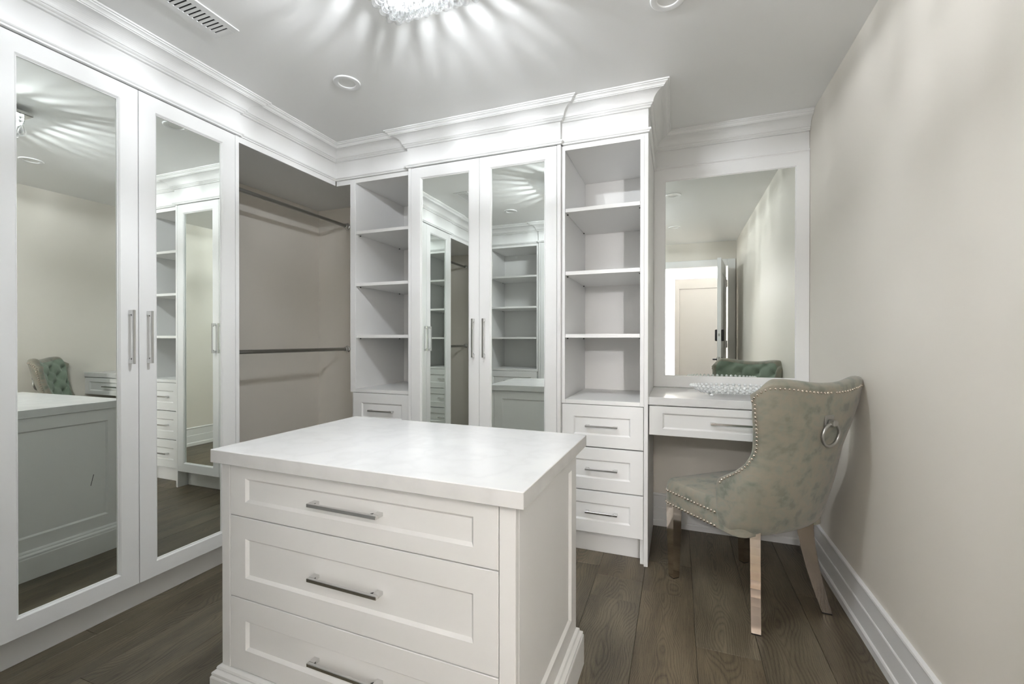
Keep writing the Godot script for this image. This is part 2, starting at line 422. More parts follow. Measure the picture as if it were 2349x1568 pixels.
func chair() -> void:
	var o := thing("upholstered_chair", "sage velvet wingback chair with nailhead trim and mirror-polished legs, pulled up to the vanity", "chair", P(0.306, 0, 2.295), deg_to_rad(40))
	var NU := 72; var NV := 44; var yb := 0.36
	var outer := []; var inner := []
	for i in NV + 1:
		var ro := []; var ri := []
		for j in NU + 1:
			var u := -1.0 + 2.0 * j / NU; var v := float(i) / NV
			var y := lerpf(yb, chair_top(u), v)
			var p := chair_point(u, y)
			var q0 := chair_point(maxf(u - 0.02, -1), y); var q1 := chair_point(minf(u + 0.02, 1), y)
			var t := (q1 - q0); var nn := Vector3(-t.z, 0, t.x).normalized()
			if nn.dot(Vector3(p.x, 0, p.z - 0.05)) > 0: nn = -nn                     # points to the sitter
			var th := lerpf(0.046, 0.062, smoothstep(0.0, 0.35, 1 - absf(u)))
			var x := p.x + nn.x * th
			var e := smoothstep(0.0, 0.14, 1 - absf(u)) * smoothstep(0.0, 0.05, 1 - v) * smoothstep(0.46, 0.52, y)
			var a := (x - 0.07) / 0.14 + (y - 0.925) / 0.13; var b := (x - 0.07) / 0.14 - (y - 0.925) / 0.13
			var pil := pow(absf(sin(PI * a) * sin(PI * b)), 0.35)
			var da := a - roundf(a); var db := b - roundf(b)
			var dist := Vector2(0.14 * (da + db) / 2, 0.13 * (da - db) / 2).length()
			var tuft := 0.016 * pil - 0.022 * exp(-pow(dist / 0.022, 2.0)) - 0.004
			ro.append(p + nn * (0.004 * (pow(absf(u), 14.0)))); ri.append(p + nn * (th + tuft * e))
		outer.append(ro); inner.append(ri)
	var mb := MB.new(); mb.grid(outer, false, true)
	var loop := []
	for i in NV: loop.append([i, 0, i, 1])
	for j in NU + 1: loop.append([NV, j, NV - 1, clampi(j, 1, NU - 1)])
	for i in range(NV - 1, -1, -1): loop.append([i, NU, i, NU - 1])
	var rim := []
	for q in loop:
		var po: Vector3 = outer[q[0]][q[1]]; var pi_: Vector3 = inner[q[0]][q[1]]
		var ed := (po - (outer[q[2]][q[3]] as Vector3)).normalized()
		var row := []
		for k in 9:
			var t := PI * k / 8.0
			row.append((po + pi_) / 2 + (po - pi_) / 2 * cos(t) + ed * sin(t) * 0.024)
		rim.append(row)
	mb.grid(rim, false, true)
	part("back_shell", mb, M.velvet, o)
	mb = MB.new(); mb.grid(inner, false, false)
	var pad := part("back_padding", mb, M.velvet_inner, o)
	pad.set_meta("label", "button-tufted green velvet inside of the back")
	mb = MB.new(); var mb2 := MB.new()
	for ia in range(-4, 5):                                                          # buttons at the corners of the diamonds
		for ib in range(-4, 5):
			var x := 0.07 + 0.14 * (ia + ib) / 2.0; var y := 0.925 + 0.13 * (ia - ib) / 2.0
			if y > 0.95 or y < 0.56 or absf(x) > 0.16: continue
			var best := Vector3.ZERO; var bd := 9.0
			for row in inner:
				for p in row:
					var d: float = Vector2(p.x - x, p.y - y).length()
					if d < bd: bd = d; best = p
			var bt := MB.new(); bt.lathe([Vector2(0.012, -0.006), Vector2(0.0125, 0.0), Vector2(0.010, 0.005), Vector2(0.005, 0.0075), Vector2(0, 0.008)], 14, Vector3.ZERO, Basis(Vector3.RIGHT, -PI / 2))
			put("button", bt.mesh(M.velvet_inner), pad, best + Vector3(0, 0, 0.001))
	# seat
	var cush := []
	for k in 7:
		var t := k / 6.0 * PI / 2
		cush.append([0.020 * (1 - cos(t)), 0.432 + 0.052 * sin(t)])
	var rows := []
	var base := outline(0.262, 0.246, -0.272, 0.19, 0.05)
	rows.append([]); for q in base: rows[0].append(Vector3(q.x * 0.985, 0.428, (q.y + 0.04) * 0.985 - 0.04))
	for k in cush:
		var row := []
		for q in base:
			var s := Vector2(q.x * (1 - k[0] / 0.26), (q.y + 0.04) * (1 - k[0] / 0.232) - 0.04)
			row.append(Vector3(s.x, k[1], s.y))
		rows.append(row)
	for k in range(1, 9):
		var f := 1.0 - k / 8.0; var row := []
		for q in rows[7]: row.append(Vector3(q.x * f, 0.484 + 0.026 * (1 - f * f), (q.z + 0.04) * f - 0.04))
		rows.append(row)
	mb = MB.new(); mb.grid(rows, true, true); part("seat", mb, M.velvet, o)
	rows = []
	for k in [[0.03, 0.362], [0.006, 0.362], [0.0, 0.366], [0.0, 0.424], [0.004, 0.430], [0.03, 0.431]]:
		var row := []
		for q in base: row.append(Vector3(q.x * (1 - k[0] / 0.26), k[1], (q.y + 0.04) * (1 - k[0] / 0.232) - 0.04))
		rows.append(row)
	mb = MB.new(); mb.grid(rows, true, true); part("seat_rail", mb, M.velvet, o)
	mb = MB.new(); mb.box(Vector3(-0.20, 0.3615, -0.24), Vector3(0.20, 0.366, 0.15)); part("underside", mb, M.dark, o)
	# nailheads: too small to pick apart one by one
	mb = MB.new()
	var start := 0
	var run := 0.0
	for lev in [0.4305, 0.3715]:
		var loop2 := outline(0.263, 0.247, -0.273, 0.191, 0.05, 10)
		run = 0.0
		for k in loop2.size():
			var a: Vector2 = loop2[k]; var b: Vector2 = loop2[(k + 1) % loop2.size()]
			var l := a.distance_to(b); var dir := (b - a).normalized()
			while run < l:
				var p := a + dir * run
				if p.y < 0.062: nail(mb, Vector3(p.x, lev, p.y), Vector3(dir.y, 0, -dir.x))
				run += 0.0192
			run -= l
	var path := []
	for i in 200: path.append([1.0, i / 199.0])
	for sgn in [-1.0, 1.0]:
		var acc := 1.0; var last := Vector3.ZERO
		for i in 2400:
			var t := i / 2399.0
			var u: float; var y: float
			if t < 0.52: u = 1.0; y = lerpf(0.57, chair_top(1.0) - 0.01, t / 0.52)
			else: u = lerpf(1.0, 0.0, (t - 0.52) / 0.48); y = chair_top(u) - 0.012
			var p := chair_point(sgn * u, y); var q := chair_point(sgn * (u - 0.02), y)
			if t < 0.52: p = p + (q - p).normalized() * 0.012
			if i == 0: last = p + Vector3(0, 0, 1)
			if p.distance_to(last) > 0.0165 and p.y > 0.556:
				var tt := chair_point(sgn * (u - 0.03), y) - chair_point(sgn * u, y)
				var nn := Vector3(-tt.z, 0, tt.x).normalized()
				if nn.dot(Vector3(p.x, 0, p.z - 0.05)) < 0: nn = -nn
				nail(mb, p, nn, 0.0052); last = p
	var nt := part("nailhead_trim", mb, M.polished, o); nt.set_meta("kind", "stuff")
	# legs
	for s in [-1.0, 1.0]:
		mb = MB.new()
		var rws := []
		for k in [[0.362, 0.026], [0.2, 0.0225], [0.0045, 0.018]]:
			rws.append([k[1], k[0]])
		for i in 2:
			var a: Array = rws[i]; var b: Array = rws[i + 1]; var c := Vector3(s * 0.226, 0, -0.228)
			var cn := [Vector3(-1, 0, -1), Vector3(-1, 0, 1), Vector3(1, 0, 1), Vector3(1, 0, -1)]
			for k in 4:
				var m := (k + 1) % 4
				mb.quad(c + cn[k] * b[0] + Vector3(0, b[1], 0), c + cn[m] * b[0] + Vector3(0, b[1], 0), c + cn[m] * a[0] + Vector3(0, a[1], 0), c + cn[k] * a[0] + Vector3(0, a[1], 0))
		var lg := part("leg", mb, M.polished, o)
		mb = MB.new(); mb.box(Vector3(s * 0.226 - 0.0165, 0, -0.2445), Vector3(s * 0.226 + 0.0165, 0.0045, -0.2115)); part("glide", mb, M.rubber, lg)
		mb = MB.new()                                                     # sabre rear leg, curving out on the diagonal
		var ow := Vector3(s * 0.7071, 0, 0.7071); var tw := Vector3(-s * 0.7071, 0, 0.7071); var prev := []; var gl := MB.new()
		for i in 14:
			var t := minf(i / 12.0, 1.0); var y := lerpf(0.385, 0.005, t) if i < 13 else 0.0
			var c := Vector3(s * 0.2, y, 0.224) - ow * 0.082 * (1 - pow(t, 1.5))
			var ho := lerpf(0.032, 0.0185, t); var ht := lerpf(0.0195, 0.0175, t)
			if i >= 12: ho = 0.0180; ht = 0.017
			var cur := [c - ow * ho - tw * ht, c - ow * ho + tw * ht, c + ow * ho + tw * ht, c + ow * ho - tw * ht]
			if s > 0: cur.reverse()
			if i > 0:
				var into := gl if i == 13 else mb
				for k in 4:
					var m := (k + 1) % 4
					into.quad(prev[k], prev[m], cur[m], cur[k])
			prev = cur
		gl.quad(prev[0], prev[1], prev[2], prev[3])
		lg = part("leg", mb, M.polished, o)
		part("glide", gl, M.rubber, lg)
	# ring pull
	var zb := chair_point(0, 0.872).z
	mb = MB.new(); mb.box(Vector3(-0.024, 0.838, zb - 0.004), Vector3(0.024, 0.884, zb + 0.005), 0.002); mb.box(Vector3(-0.013, 0.844, zb + 0.004), Vector3(0.013, 0.866, zb + 0.03), 0.004)
	var pl := part("ring_plate", mb, M.nickel, o)
	mb = MB.new(); var ring := []
	for k in 40: ring.append(Vector3(0.044 * cos(TAU * k / 40), 0.809 + 0.044 * sin(TAU * k / 40), zb + 0.014 - 0.012 * (1 - sin(TAU * k / 40)) / 2))
	mb.tube(ring, 0.0062, 12, true); part("pull_ring", mb, M.nickel, pl)

# ---------------------------------------------------------------- island
func island() -> void:
	var o := thing("dressing_island", "white island cabinet with pale quartz top and three wide drawers, standing mid-room", "island", P(-0.838, 0, 1.276), -deg_to_rad(1.39))
	var X0 := -0.512; var X1 := 0.4925; var F := 0.2957; var B := -0.298          # local z toward the camera
	var mb := MB.new(); mb.box(Vector3(-0.523, 0.787, -0.3257), Vector3(0.523, 0.828, 0.3257), 0.0018); part("countertop", mb, M.quartz, o)
	# carcass: corner posts, and framed side and back panels
	mb = MB.new(); mb.box(Vector3(X0, 0.0, F - 0.022), Vector3(-0.4765, 0.787, F)); part("front_stile", mb, M.white, o)
	mb = MB.new(); mb.box(Vector3(0.4505, 0.0, F - 0.022), Vector3(X1, 0.787, F)); part("front_stile", mb, M.white, o)
	for s in [-1.0, 1.0]:
		mb = MB.new(); var l := F - 0.0225 - B
		mb.shaker(-l / 2, l / 2, 0.0, 0.787, 0.0, 0.02, 0.066, 0.009, 0.007, false, 0.066)
		# taller bottom rail: the base moulding covers it
		for i in mb.v.size():
			var p := mb.v[i]
			if p.y > 0.02 and p.y < 0.2: p.y += 0.135
			var q := Vector3(X1, p.y, (F - 0.0225 + B) / 2 - p.x) + Vector3(p.z, 0, 0)
			var m := mb.n[i]; var r := Vector3(m.z, m.y, -m.x)
			if s < 0: q = Vector3(X0 - p.z, p.y, (F - 0.0225 + B) / 2 + p.x); r = Vector3(-m.z, m.y, m.x)
			mb.v[i] = q; mb.n[i] = r
		var sp := part("side_panel", mb, M.white, o)
		if s < 0:
			mb = MB.new(); mb.box(Vector3(-0.0005, -0.03, -0.0012), Vector3(0.0006, 0.03, 0.0012), 0.0)
			var sc := put("scratch", mb.mesh(M.dark), sp, Vector3(X0 + 0.009, 0.405, -0.165)); sc.rotation.x = -0.22
	mb = MB.new(); mb.shaker(X0 + 0.021, X1 - 0.021, 0.0, 0.787, 0.0, 0.02, 0.066, 0.009, 0.007, false, 0.066)
	for i in mb.v.size():
		var p := mb.v[i]
		if p.y > 0.02 and p.y < 0.2: p.y += 0.135
		mb.v[i] = Vector3(-p.x + X0 + X1, p.y, B - p.z); mb.n[i] = Vector3(-mb.n[i].x, mb.n[i].y, -mb.n[i].z)
	part("back_panel", mb, M.white, o)
	mb = MB.new(); mb.box(Vector3(X0 + 0.021, 0.0, F - 0.021), Vector3(X1 - 0.021, 0.139, F - 0.001)); part("bottom_rail", mb, M.white, o)
	mb = MB.new(); mb.box(Vector3(X0 + 0.022, 0.776, B + 0.022), Vector3(X1 - 0.022, 0.7865, F - 0.0225)); part("top_panel", mb, M.inside, o)
	drawer(o, -0.4748, 0.4478, 0.621, 0.7855, F - 0.001, 0.0675, 0.0460, 0.242)
	drawer(o, -0.4748, 0.4478, 0.366, 0.618, F - 0.001, 0.0675, 0.066, 0.242)
	drawer(o, -0.4748, 0.4478, 0.141, 0.363, F - 0.001, 0.0675, 0.066, 0.242)
	# stepped base moulding all round
	var prof := [Vector2(0.024, 0.0), Vector2(0.024, 0.104), Vector2(0.0225, 0.108), Vector2(0.0205, 0.1085), Vector2(0.0205, 0.1125), Vector2(0.0215, 0.114), Vector2(0.0205, 0.119), Vector2(0.012, 0.1245), Vector2(0.0105, 0.126), Vector2(0.0115, 0.130), Vector2(0.009, 0.135), Vector2(0.0, 0.1385)]
	var path := [Vector2(0, F), Vector2(X1, F), Vector2(X1, B), Vector2(X0, B), Vector2(X0, F), Vector2(0, F)]
	mb = MB.new(); mb.sweep(prof, path, 0, 5, false); part("base_moulding", mb, M.white, o)

# ---------------------------------------------------------------- vanity
func vanity() -> void:
	var o := thing("vanity_desk", "built-in white vanity desk with quartz top and one wide drawer, in the right corner", "desk", P(0, 0, 0))
	var mb := MB.new(); boxD(mb, -0.1405, 0.699, 0.836, 0.876, 2.388, 2.929, 0.0018); part("countertop", mb, M.quartz, o)
	mb = MB.new(); mb.shaker(-0.136, 0.697, 0.681, 0.8305, -2.392, 0.02, 0.067, 0.008, 0.007, false, 0.036)
	var d := part("drawer", mb, M.white, o)
	put("handle", handle(0.26, 0.031, 0.0105).mesh(M.chrome), d, Vector3(0.284, 0.758, -2.400))
	mb = MB.new(); boxD(mb, -0.136, 0.699, 0.700, 0.8355, 2.4135, 2.43); part("drawer_box", mb, M.inside, d)
	mb = MB.new(); boxD(mb, -0.136, 0.699, 0.690, 0.7, 2.4135, 2.945); part("drawer_bottom", mb, M.inside, d)
	# framed mirror panel above the desk
	var v := thing("vanity_mirror", "large framed mirror panel above the vanity desk", "mirror")
	mb = MB.new(); mb.shaker(-0.1405, 0.699, 0.8765, 2.2335, -2.93, 0.0095, 0.0655, 0.003, 0.0015, true, 0.0705); part("frame", mb, M.white, v)
	mb = MB.new(); boxD(mb, -0.08, 0.64, 0.94, 2.17, 2.9362, 2.9395, 0.0); part("mirror", mb, M.mirror, v)
	# crystal tray
	var t := thing("crystal_tray", "oval crystal bead tray standing on the vanity top, half hidden by the chair", "tray", P(0.275, 0.876, 2.60))
	var ea := 0.205; var eb := 0.105
	mb = MB.new(); var rows := []
	for k in [[0.25, 0.0145], [0.62, 0.0145], [0.66, 0.0165], [0.62, 0.0185], [0.25, 0.0185]]:
		var row := []
		for s in 40: row.append(Vector3(ea * k[0] * cos(TAU * s / 40), k[1], -eb * k[0] * sin(TAU * s / 40)))
		rows.append(row)
	mb.grid(rows, true); part("base_plate", mb, M.crystal, t)
	for k in [[-0.105, 0.055], [0.105, 0.055], [-0.105, -0.055], [0.105, -0.055]]:
		mb = MB.new(); mb.lathe([Vector2(0, 0), Vector2(0.009, 0.001), Vector2(0.0105, 0.006), Vector2(0.006, 0.011), Vector2(0.0, 0.0145)], 12, Vector3(k[0], 0.0, k[1] * 0.9)); part("foot", mb, M.crystal, t)
	var bead := MB.new(); bead.lathe([Vector2(0, -0.0085), Vector2(0.0055, -0.0062), Vector2(0.0092, 0.0), Vector2(0.0055, 0.0062), Vector2(0, 0.0085)], 8, Vector3.ZERO, Basis(Vector3.RIGHT, PI / 2))
	var bm := bead.mesh(M.crystal)
	var many := []
	for r in [[1.0, 0.049, 44], [0.89, 0.035, 40], [0.77, 0.023, 34], [0.62, 0.026, 26], [0.45, 0.026, 18], [0.25, 0.026, 10]]:
		var wire := []
		for s in 64: wire.append(Vector3(ea * r[0] * cos(TAU * s / 64), r[1], -eb * r[0] * sin(TAU * s / 64)))
		mb = MB.new(); mb.tube(wire, 0.001, 5, true); part("wire_ring", mb, M.chrome, t)
		for s in r[2]:
			var g: float = TAU * (s + 0.5 * (int(r[1] * 1000) % 2)) / r[2]
			var q := put("crystal_bead", bm, t, Vector3(ea * r[0] * cos(g), r[1], -eb * r[0] * sin(g)))
			q.rotation.y = g + PI / 2

# ---------------------------------------------------------------- ceiling fittings
func chandelier() -> void:
	var o := thing("chandelier", "square flush-mount crystal chandelier with clear teardrop pendants, lit, in mid-ceiling", "chandelier", P(-0.785, 0, 1.17))
	var mb := MB.new(); mb.box(Vector3(-0.2, 2.398, -0.2), Vector3(0.2, 2.418, 0.2), 0.003); mb.box(Vector3(-0.12, 2.418, -0.12), Vector3(0.12, 2.4395, 0.12), 0.002); part("base_plate", mb, M.chrome, o)
	var drop := MB.new()
	drop.lathe([Vector2(0, -0.030), Vector2(0.0085, -0.0282), Vector2(0.0145, -0.022), Vector2(0.0168, -0.012), Vector2(0.0153, -0.001), Vector2(0.0095, 0.012), Vector2(0.0046, 0.022), Vector2(0.0018, 0.027), Vector2(0, 0.0275)], 14)
	var oct := MB.new()
	oct.lathe([Vector2(0, -0.0095), Vector2(0.006, -0.0075), Vector2(0.0098, 0.0), Vector2(0.006, 0.0075), Vector2(0, 0.0095)], 8)
	var dm := drop.mesh(M.pendant); var om := oct.mesh(M.bead)
	for tier in [[0.172, 2.326, 9], [0.130, 2.296, 7], [0.092, 2.270, 5], [0.050, 2.260, 3]]:
		var h: float = tier[0]; var yb: float = tier[1]
		var wire := [Vector3(-h, yb + 0.043, -h), Vector3(h, yb + 0.043, -h), Vector3(h, yb + 0.043, h), Vector3(-h, yb + 0.043, h)]
		for k in 4:
			mb = MB.new(); mb.tube([wire[k], wire[(k + 1) % 4]], 0.0022, 6); part("frame_wire", mb, M.chrome, o)
			mb = MB.new(); mb.tube([wire[k], Vector3(wire[k].x, 2.3985, wire[k].z)], 0.0022, 6); part("hanger", mb, M.chrome, o)
			for s in tier[2]:
				var p: Vector3 = wire[k].lerp(wire[(k + 1) % 4], (s + 0.5) / tier[2])
				put("crystal_drop", dm, o, Vector3(p.x, yb, p.z))
				var y := yb + 0.0385
				while y < 2.388 and (tier[0] > 0.15 or y < yb + 0.05):                          # strands of octagon beads up to the plate
					put("crystal_bead", om, o, Vector3(p.x, y, p.z)); y += 0.0205
	for p in [Vector3(-0.06, 2.366, -0.06), Vector3(0.06, 2.366, -0.06), Vector3(-0.06, 2.366, 0.06), Vector3(0.06, 2.366, 0.06)]:
		mb = MB.new(); mb.lathe([Vector2(0.008, 0.018), Vector2(0.008, 0.0325)], 12, p); part("lamp_holder", mb, M.chrome, o)
		mb = MB.new(); mb.lathe([Vector2(0, -0.019), Vector2(0.006, -0.017), Vector2(0.0085, -0.011), Vector2(0.0085, 0.012), Vector2(0.006, 0.0185), Vector2(0, 0.019)], 14, p); part("bulb", mb, M.bulb, o)
		var l := OmniLight3D.new(); l.name = "bulb_light"; l.position = p; l.light_color = Color(0.955, 0.972, 0.995); l.light_energy = LAMP; l.light_size = 0.008; l.omni_range = 12; l.omni_attenuation = 2; l.shadow_enabled = true
		o.add_child(l, true)

func downlight(x: float, d: float, label: String) -> void:
	var o := thing("downlight", label, "light", P(x, CEIL, d), 0, "round recessed ceiling downlights")
	var mb := MB.new(); mb.lathe([Vector2(0.0385, -0.0006), Vector2(0.0405, -0.0034), Vector2(0.043, -0.0052), Vector2(0.060, -0.0060), Vector2(0.0635, -0.0045), Vector2(0.0645, 0.0)], 48, Vector3.ZERO)
	part("trim_ring", mb, M.trim, o)
	mb = MB.new(); mb.lathe([Vector2(0.0, -0.0010), Vector2(0.0395, -0.0010)], 40, Vector3.ZERO); part("lens", mb, M.lens, o)

func vent() -> void:
	var o := thing("ceiling_vent", "long white slotted air register set in the ceiling at upper left", "vent", P(-1.755, CEIL, 1.145))
	# local z: +z toward the camera; plate 0.135 x 0.335
	var mb := MB.new(); var hx := 0.0675; var hz := 0.168
	mb.box(Vector3(-hx, -0.0045, -hz), Vector3(-0.0365, 0.0, hz), 0.002); mb.box(Vector3(0.0365, -0.0045, -hz), Vector3(hx, 0.0, hz), 0.002)
	mb.box(Vector3(-0.037, -0.0045, -hz), Vector3(0.037, 0.0, -hz + 0.026), 0.002); mb.box(Vector3(-0.037, -0.0045, hz - 0.026), Vector3(0.037, 0.0, hz), 0.002)
	part("vent_plate", mb, M.trim, o)
	mb = MB.new(); mb.box(Vector3(-0.037, -0.0012, -hz + 0.02), Vector3(0.037, -0.0004, hz - 0.02), 0.0); part("duct_shadow", mb, M.dark, o)
	var k := 0
	for i in 17:
		var z := -hz + 0.026 + 0.0177 * i
		if z + 0.0105 > hz - 0.024: break
		mb = MB.new(); mb.box(Vector3(-0.0368, -0.0045, z + 0.0062), Vector3(0.0368, -0.0015, z + 0.0177), 0.0008); part("slat", mb, M.trim, o)

# ---------------------------------------------------------------- door and the room beyond it (seen in the vanity mirror)
func doorway() -> void:
	var mb := MB.new()
	for s in [[-0.29, -0.2, 0.0, 2.21], [0.6, 0.69, 0.0, 2.21], [-0.2, 0.6, 2.12, 2.21]]:
		boxD(mb, s[0], s[1], s[2], s[3], -0.4, -0.38, 0.004)
	boxD(mb, -0.215, -0.2, 0.0, 2.12, -0.52, -0.401); boxD(mb, 0.6, 0.615, 0.0, 2.12, -0.52, -0.401); boxD(mb, -0.2, 0.6, 2.12, 2.135, -0.52, -0.401)
	structure("trim_20", mb, M.trim, "white moulded casing round the doorway, seen in the vanity mirror", "door casing")
	var o := Node3D.new(); o.name = "door_1"; add_child(o); o.set_meta("kind", "structure"); tag(o, "white panel door standing open along the right wall, seen in the vanity mirror", "door")
	o.position = P(0.585, 0, -0.385); o.rotation.y = deg_to_rad(9.2)
	# leaf runs along -z (into the room) from the hinge
	mb = MB.new(); mb.box(Vector3(-0.04, 0.01, -0.78), Vector3(0.0, 2.1, -0.012), 0.0015); part("door_leaf", mb, M.trim, o)
	for sx in [-0.0405, 0.0005]:
		for yy in [[0.25, 0.95], [1.08, 1.95]]:
			for e in [[yy[0], yy[0] + 0.012, -0.65, -0.15], [yy[1] - 0.012, yy[1], -0.65, -0.15], [yy[0], yy[1], -0.65, -0.638], [yy[0], yy[1], -0.162, -0.15]]:
				mb = MB.new(); mb.box(Vector3(sx - 0.004, e[0], e[2]), Vector3(sx + 0.004, e[1], e[3]), 0.001); part("panel_moulding", mb, M.trim, o)
	for y in [0.25, 1.12, 1.895]:
		mb = MB.new(); mb.box(Vector3(-0.036, y - 0.045, -0.0125), Vector3(-0.002, y + 0.045, -0.0105), 0.0003); mb.tube([Vector3(0.006, y - 0.045, -0.006), Vector3(0.006, y + 0.045, -0.006)], 0.006, 10); part("hinge", mb, M.gunmetal, o)
	for s in [[-0.04, -1.0], [0.0, 1.0]]:
		mb = MB.new(); mb.box(Vector3(minf(s[0], s[0] + s[1] * 0.026), 1.16, -0.75), Vector3(maxf(s[0], s[0] + s[1] * 0.026), 1.29, -0.685), 0.006); part("lock_plate", mb, M.gunmetal, o)
		mb = MB.new(); mb.lathe([Vector2(0, 0), Vector2(0.026, 0), Vector2(0.026, 0.008), Vector2(0.009, 0.010), Vector2(0.009, 0.05), Vector2(0, 0.05)], 20, Vector3(s[0], 0.95, -0.72), Basis(Vector3.BACK, -PI / 2 * s[1]))
		mb.tube([Vector3(s[0] + s[1] * 0.045, 0.95, -0.72), Vector3(s[0] + s[1] * 0.047, 0.95, -0.62)], 0.008, 10); part("lever_handle", mb, M.gunmetal, o)
	mb = MB.new(); mb.box(Vector3(-0.032, 0.92, -0.7815), Vector3(-0.008, 0.98, -0.7795), 0.0003); mb.box(Vector3(-0.030, 1.215, -0.7815), Vector3(-0.010, 1.245, -0.7795), 0.0003); part("latch_plate", mb, M.nickel, o)
	# bright hall
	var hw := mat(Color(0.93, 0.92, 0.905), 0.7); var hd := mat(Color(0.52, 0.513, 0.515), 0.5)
	mb = MB.new(); boxD(mb, -1.5, 1.1, -0.1, 0.0, -3.1, -0.52, 0.0); structure("floor_2", mb, M.hallfloor, "hall floor beyond the doorway", "floor")
	mb = MB.new(); boxD(mb, -1.5, 1.1, 2.5, 2.6, -3.1, -0.52, 0.0); structure("ceiling_2", mb, hw, "hall ceiling beyond the doorway", "ceiling")
	mb = MB.new(); boxD(mb, -1.5, 1.1, 0.0, 2.5, -3.2, -3.1, 0.0); structure("wall_hall_far", mb, hw, "far white hall wall seen through the doorway", "wall")
	mb = MB.new(); boxD(mb, -1.6, -1.5, 0.0, 2.5, -3.2, -0.52, 0.0); structure("wall_hall_left", mb, hw, "hall side wall to the left of the doorway", "wall")
	mb = MB.new(); boxD(mb, 1.1, 1.2, 0.0, 2.5, -3.2, -0.52, 0.0); structure("wall_hall_right", mb, hw, "hall side wall to the right of the doorway", "wall")
	var d2 := Node3D.new(); d2.name = "door_2"; add_child(d2); d2.set_meta("kind", "structure"); tag(d2, "white panelled hall door beyond the doorway, seen in the vanity mirror", "door")
	mb = MB.new(); mb.shaker(-0.8, 0.8, 0.01, 2.1, 0, 0.04, 0.13, 0.01, 0.01, false, 0.15)
	for i in mb.v.size(): mb.v[i] = Vector3(0.76 - (mb.v[i].x * 0.5 + 0.4), mb.v[i].y, 1.34 - mb.v[i].z); mb.n[i] = Vector3(-mb.n[i].x, mb.n[i].y, -mb.n[i].z)
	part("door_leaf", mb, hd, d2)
	var c := thing("hall_dresser", "white stack of hall drawers beside the far panelled door, seen in the vanity mirror", "dresser", P(-0.35, 0, -3.09), PI)
	mb = MB.new(); mb.box(Vector3(-0.35, 0, 0.0), Vector3(0.35, 0.98, 0.43), 0.003); part("body", mb, M.trim, c)
	for i in 6:
		mb = MB.new(); mb.shaker(-0.34, 0.34, 0.06 + i * 0.15, 0.203 + i * 0.15, 0.45, 0.018, 0.02, 0.004, 0.003); part("drawer", mb, M.trim, c)
	var pd := thing("fill_pendant", "white globe pendant added in the hall to fill the room through the doorway, showing in the vanity mirror", "lamp", P(-0.25, 2.5, -1.95))  # added lamp, fills the dressing room through the doorway
	var ball := []
	for k in 17: ball.append(Vector2(0.075 * sin(PI * k / 16), -0.075 * cos(PI * k / 16)))
	mb = MB.new(); mb.lathe([Vector2(0, -0.02), Vector2(0.05, -0.02), Vector2(0.05, -0.001), Vector2(0, -0.001)], 20); mb.tube([Vector3(0, -0.02, 0), Vector3(0, -0.372, 0)], 0.004, 8); part("cord", mb, M.chrome, pd)
	mb = MB.new(); mb.lathe(ball, 28, Vector3(0, -0.445, 0)); part("globe_shade", mb, M.fill_globe, pd)
	var pl := OmniLight3D.new(); pl.name = "fill_pendant_light"; pl.position = Vector3(0, -0.445, 0); pl.light_color = Color(0.995, 0.987, 0.99); pl.light_energy = FILL_PENDANT; pl.light_size = 0.07; pl.omni_range = 12; pl.omni_attenuation = 2; pl.shadow_enabled = true; pd.add_child(pl, true)
	for q in [[-2.1, "white globe fill lamp added on the hall wall, out of view, lighting the room through the doorway", FILL_SCONCE]]:  # added out of view as fill for cabinet fronts and shelves
		var lm := thing("fill_sconce", q[1], "lamp", P(1.1, 1.86, q[0]))
		mb = MB.new(); mb.lathe([Vector2(0, 0), Vector2(0.06, 0.001), Vector2(0.06, 0.012), Vector2(0.012, 0.018), Vector2(0.012, 0.07), Vector2(0.0, 0.07)], 24, Vector3.ZERO, Basis(Vector3.BACK, PI / 2)); part("wall_plate", mb, M.chrome, lm)
		mb = MB.new(); mb.lathe(ball, 28, Vector3(-0.14, 0, 0)); part("globe_shade", mb, M.fill_globe, lm)
		var l := OmniLight3D.new(); l.name = "fill_sconce_light"; l.position = Vector3(-0.14, 0, 0); l.light_color = Color(0.995, 0.987, 0.99); l.light_energy = q[2]; l.light_size = 0.07; l.omni_range = 12; l.omni_attenuation = 2; l.shadow_enabled = true; lm.add_child(l, true)
const LAMP := 0.195
const FILL_SCONCE := 6.6  # energy of the added fill sconce in the hall
const FILL_PENDANT := 1.0  # energy of the added fill pendant in the hall

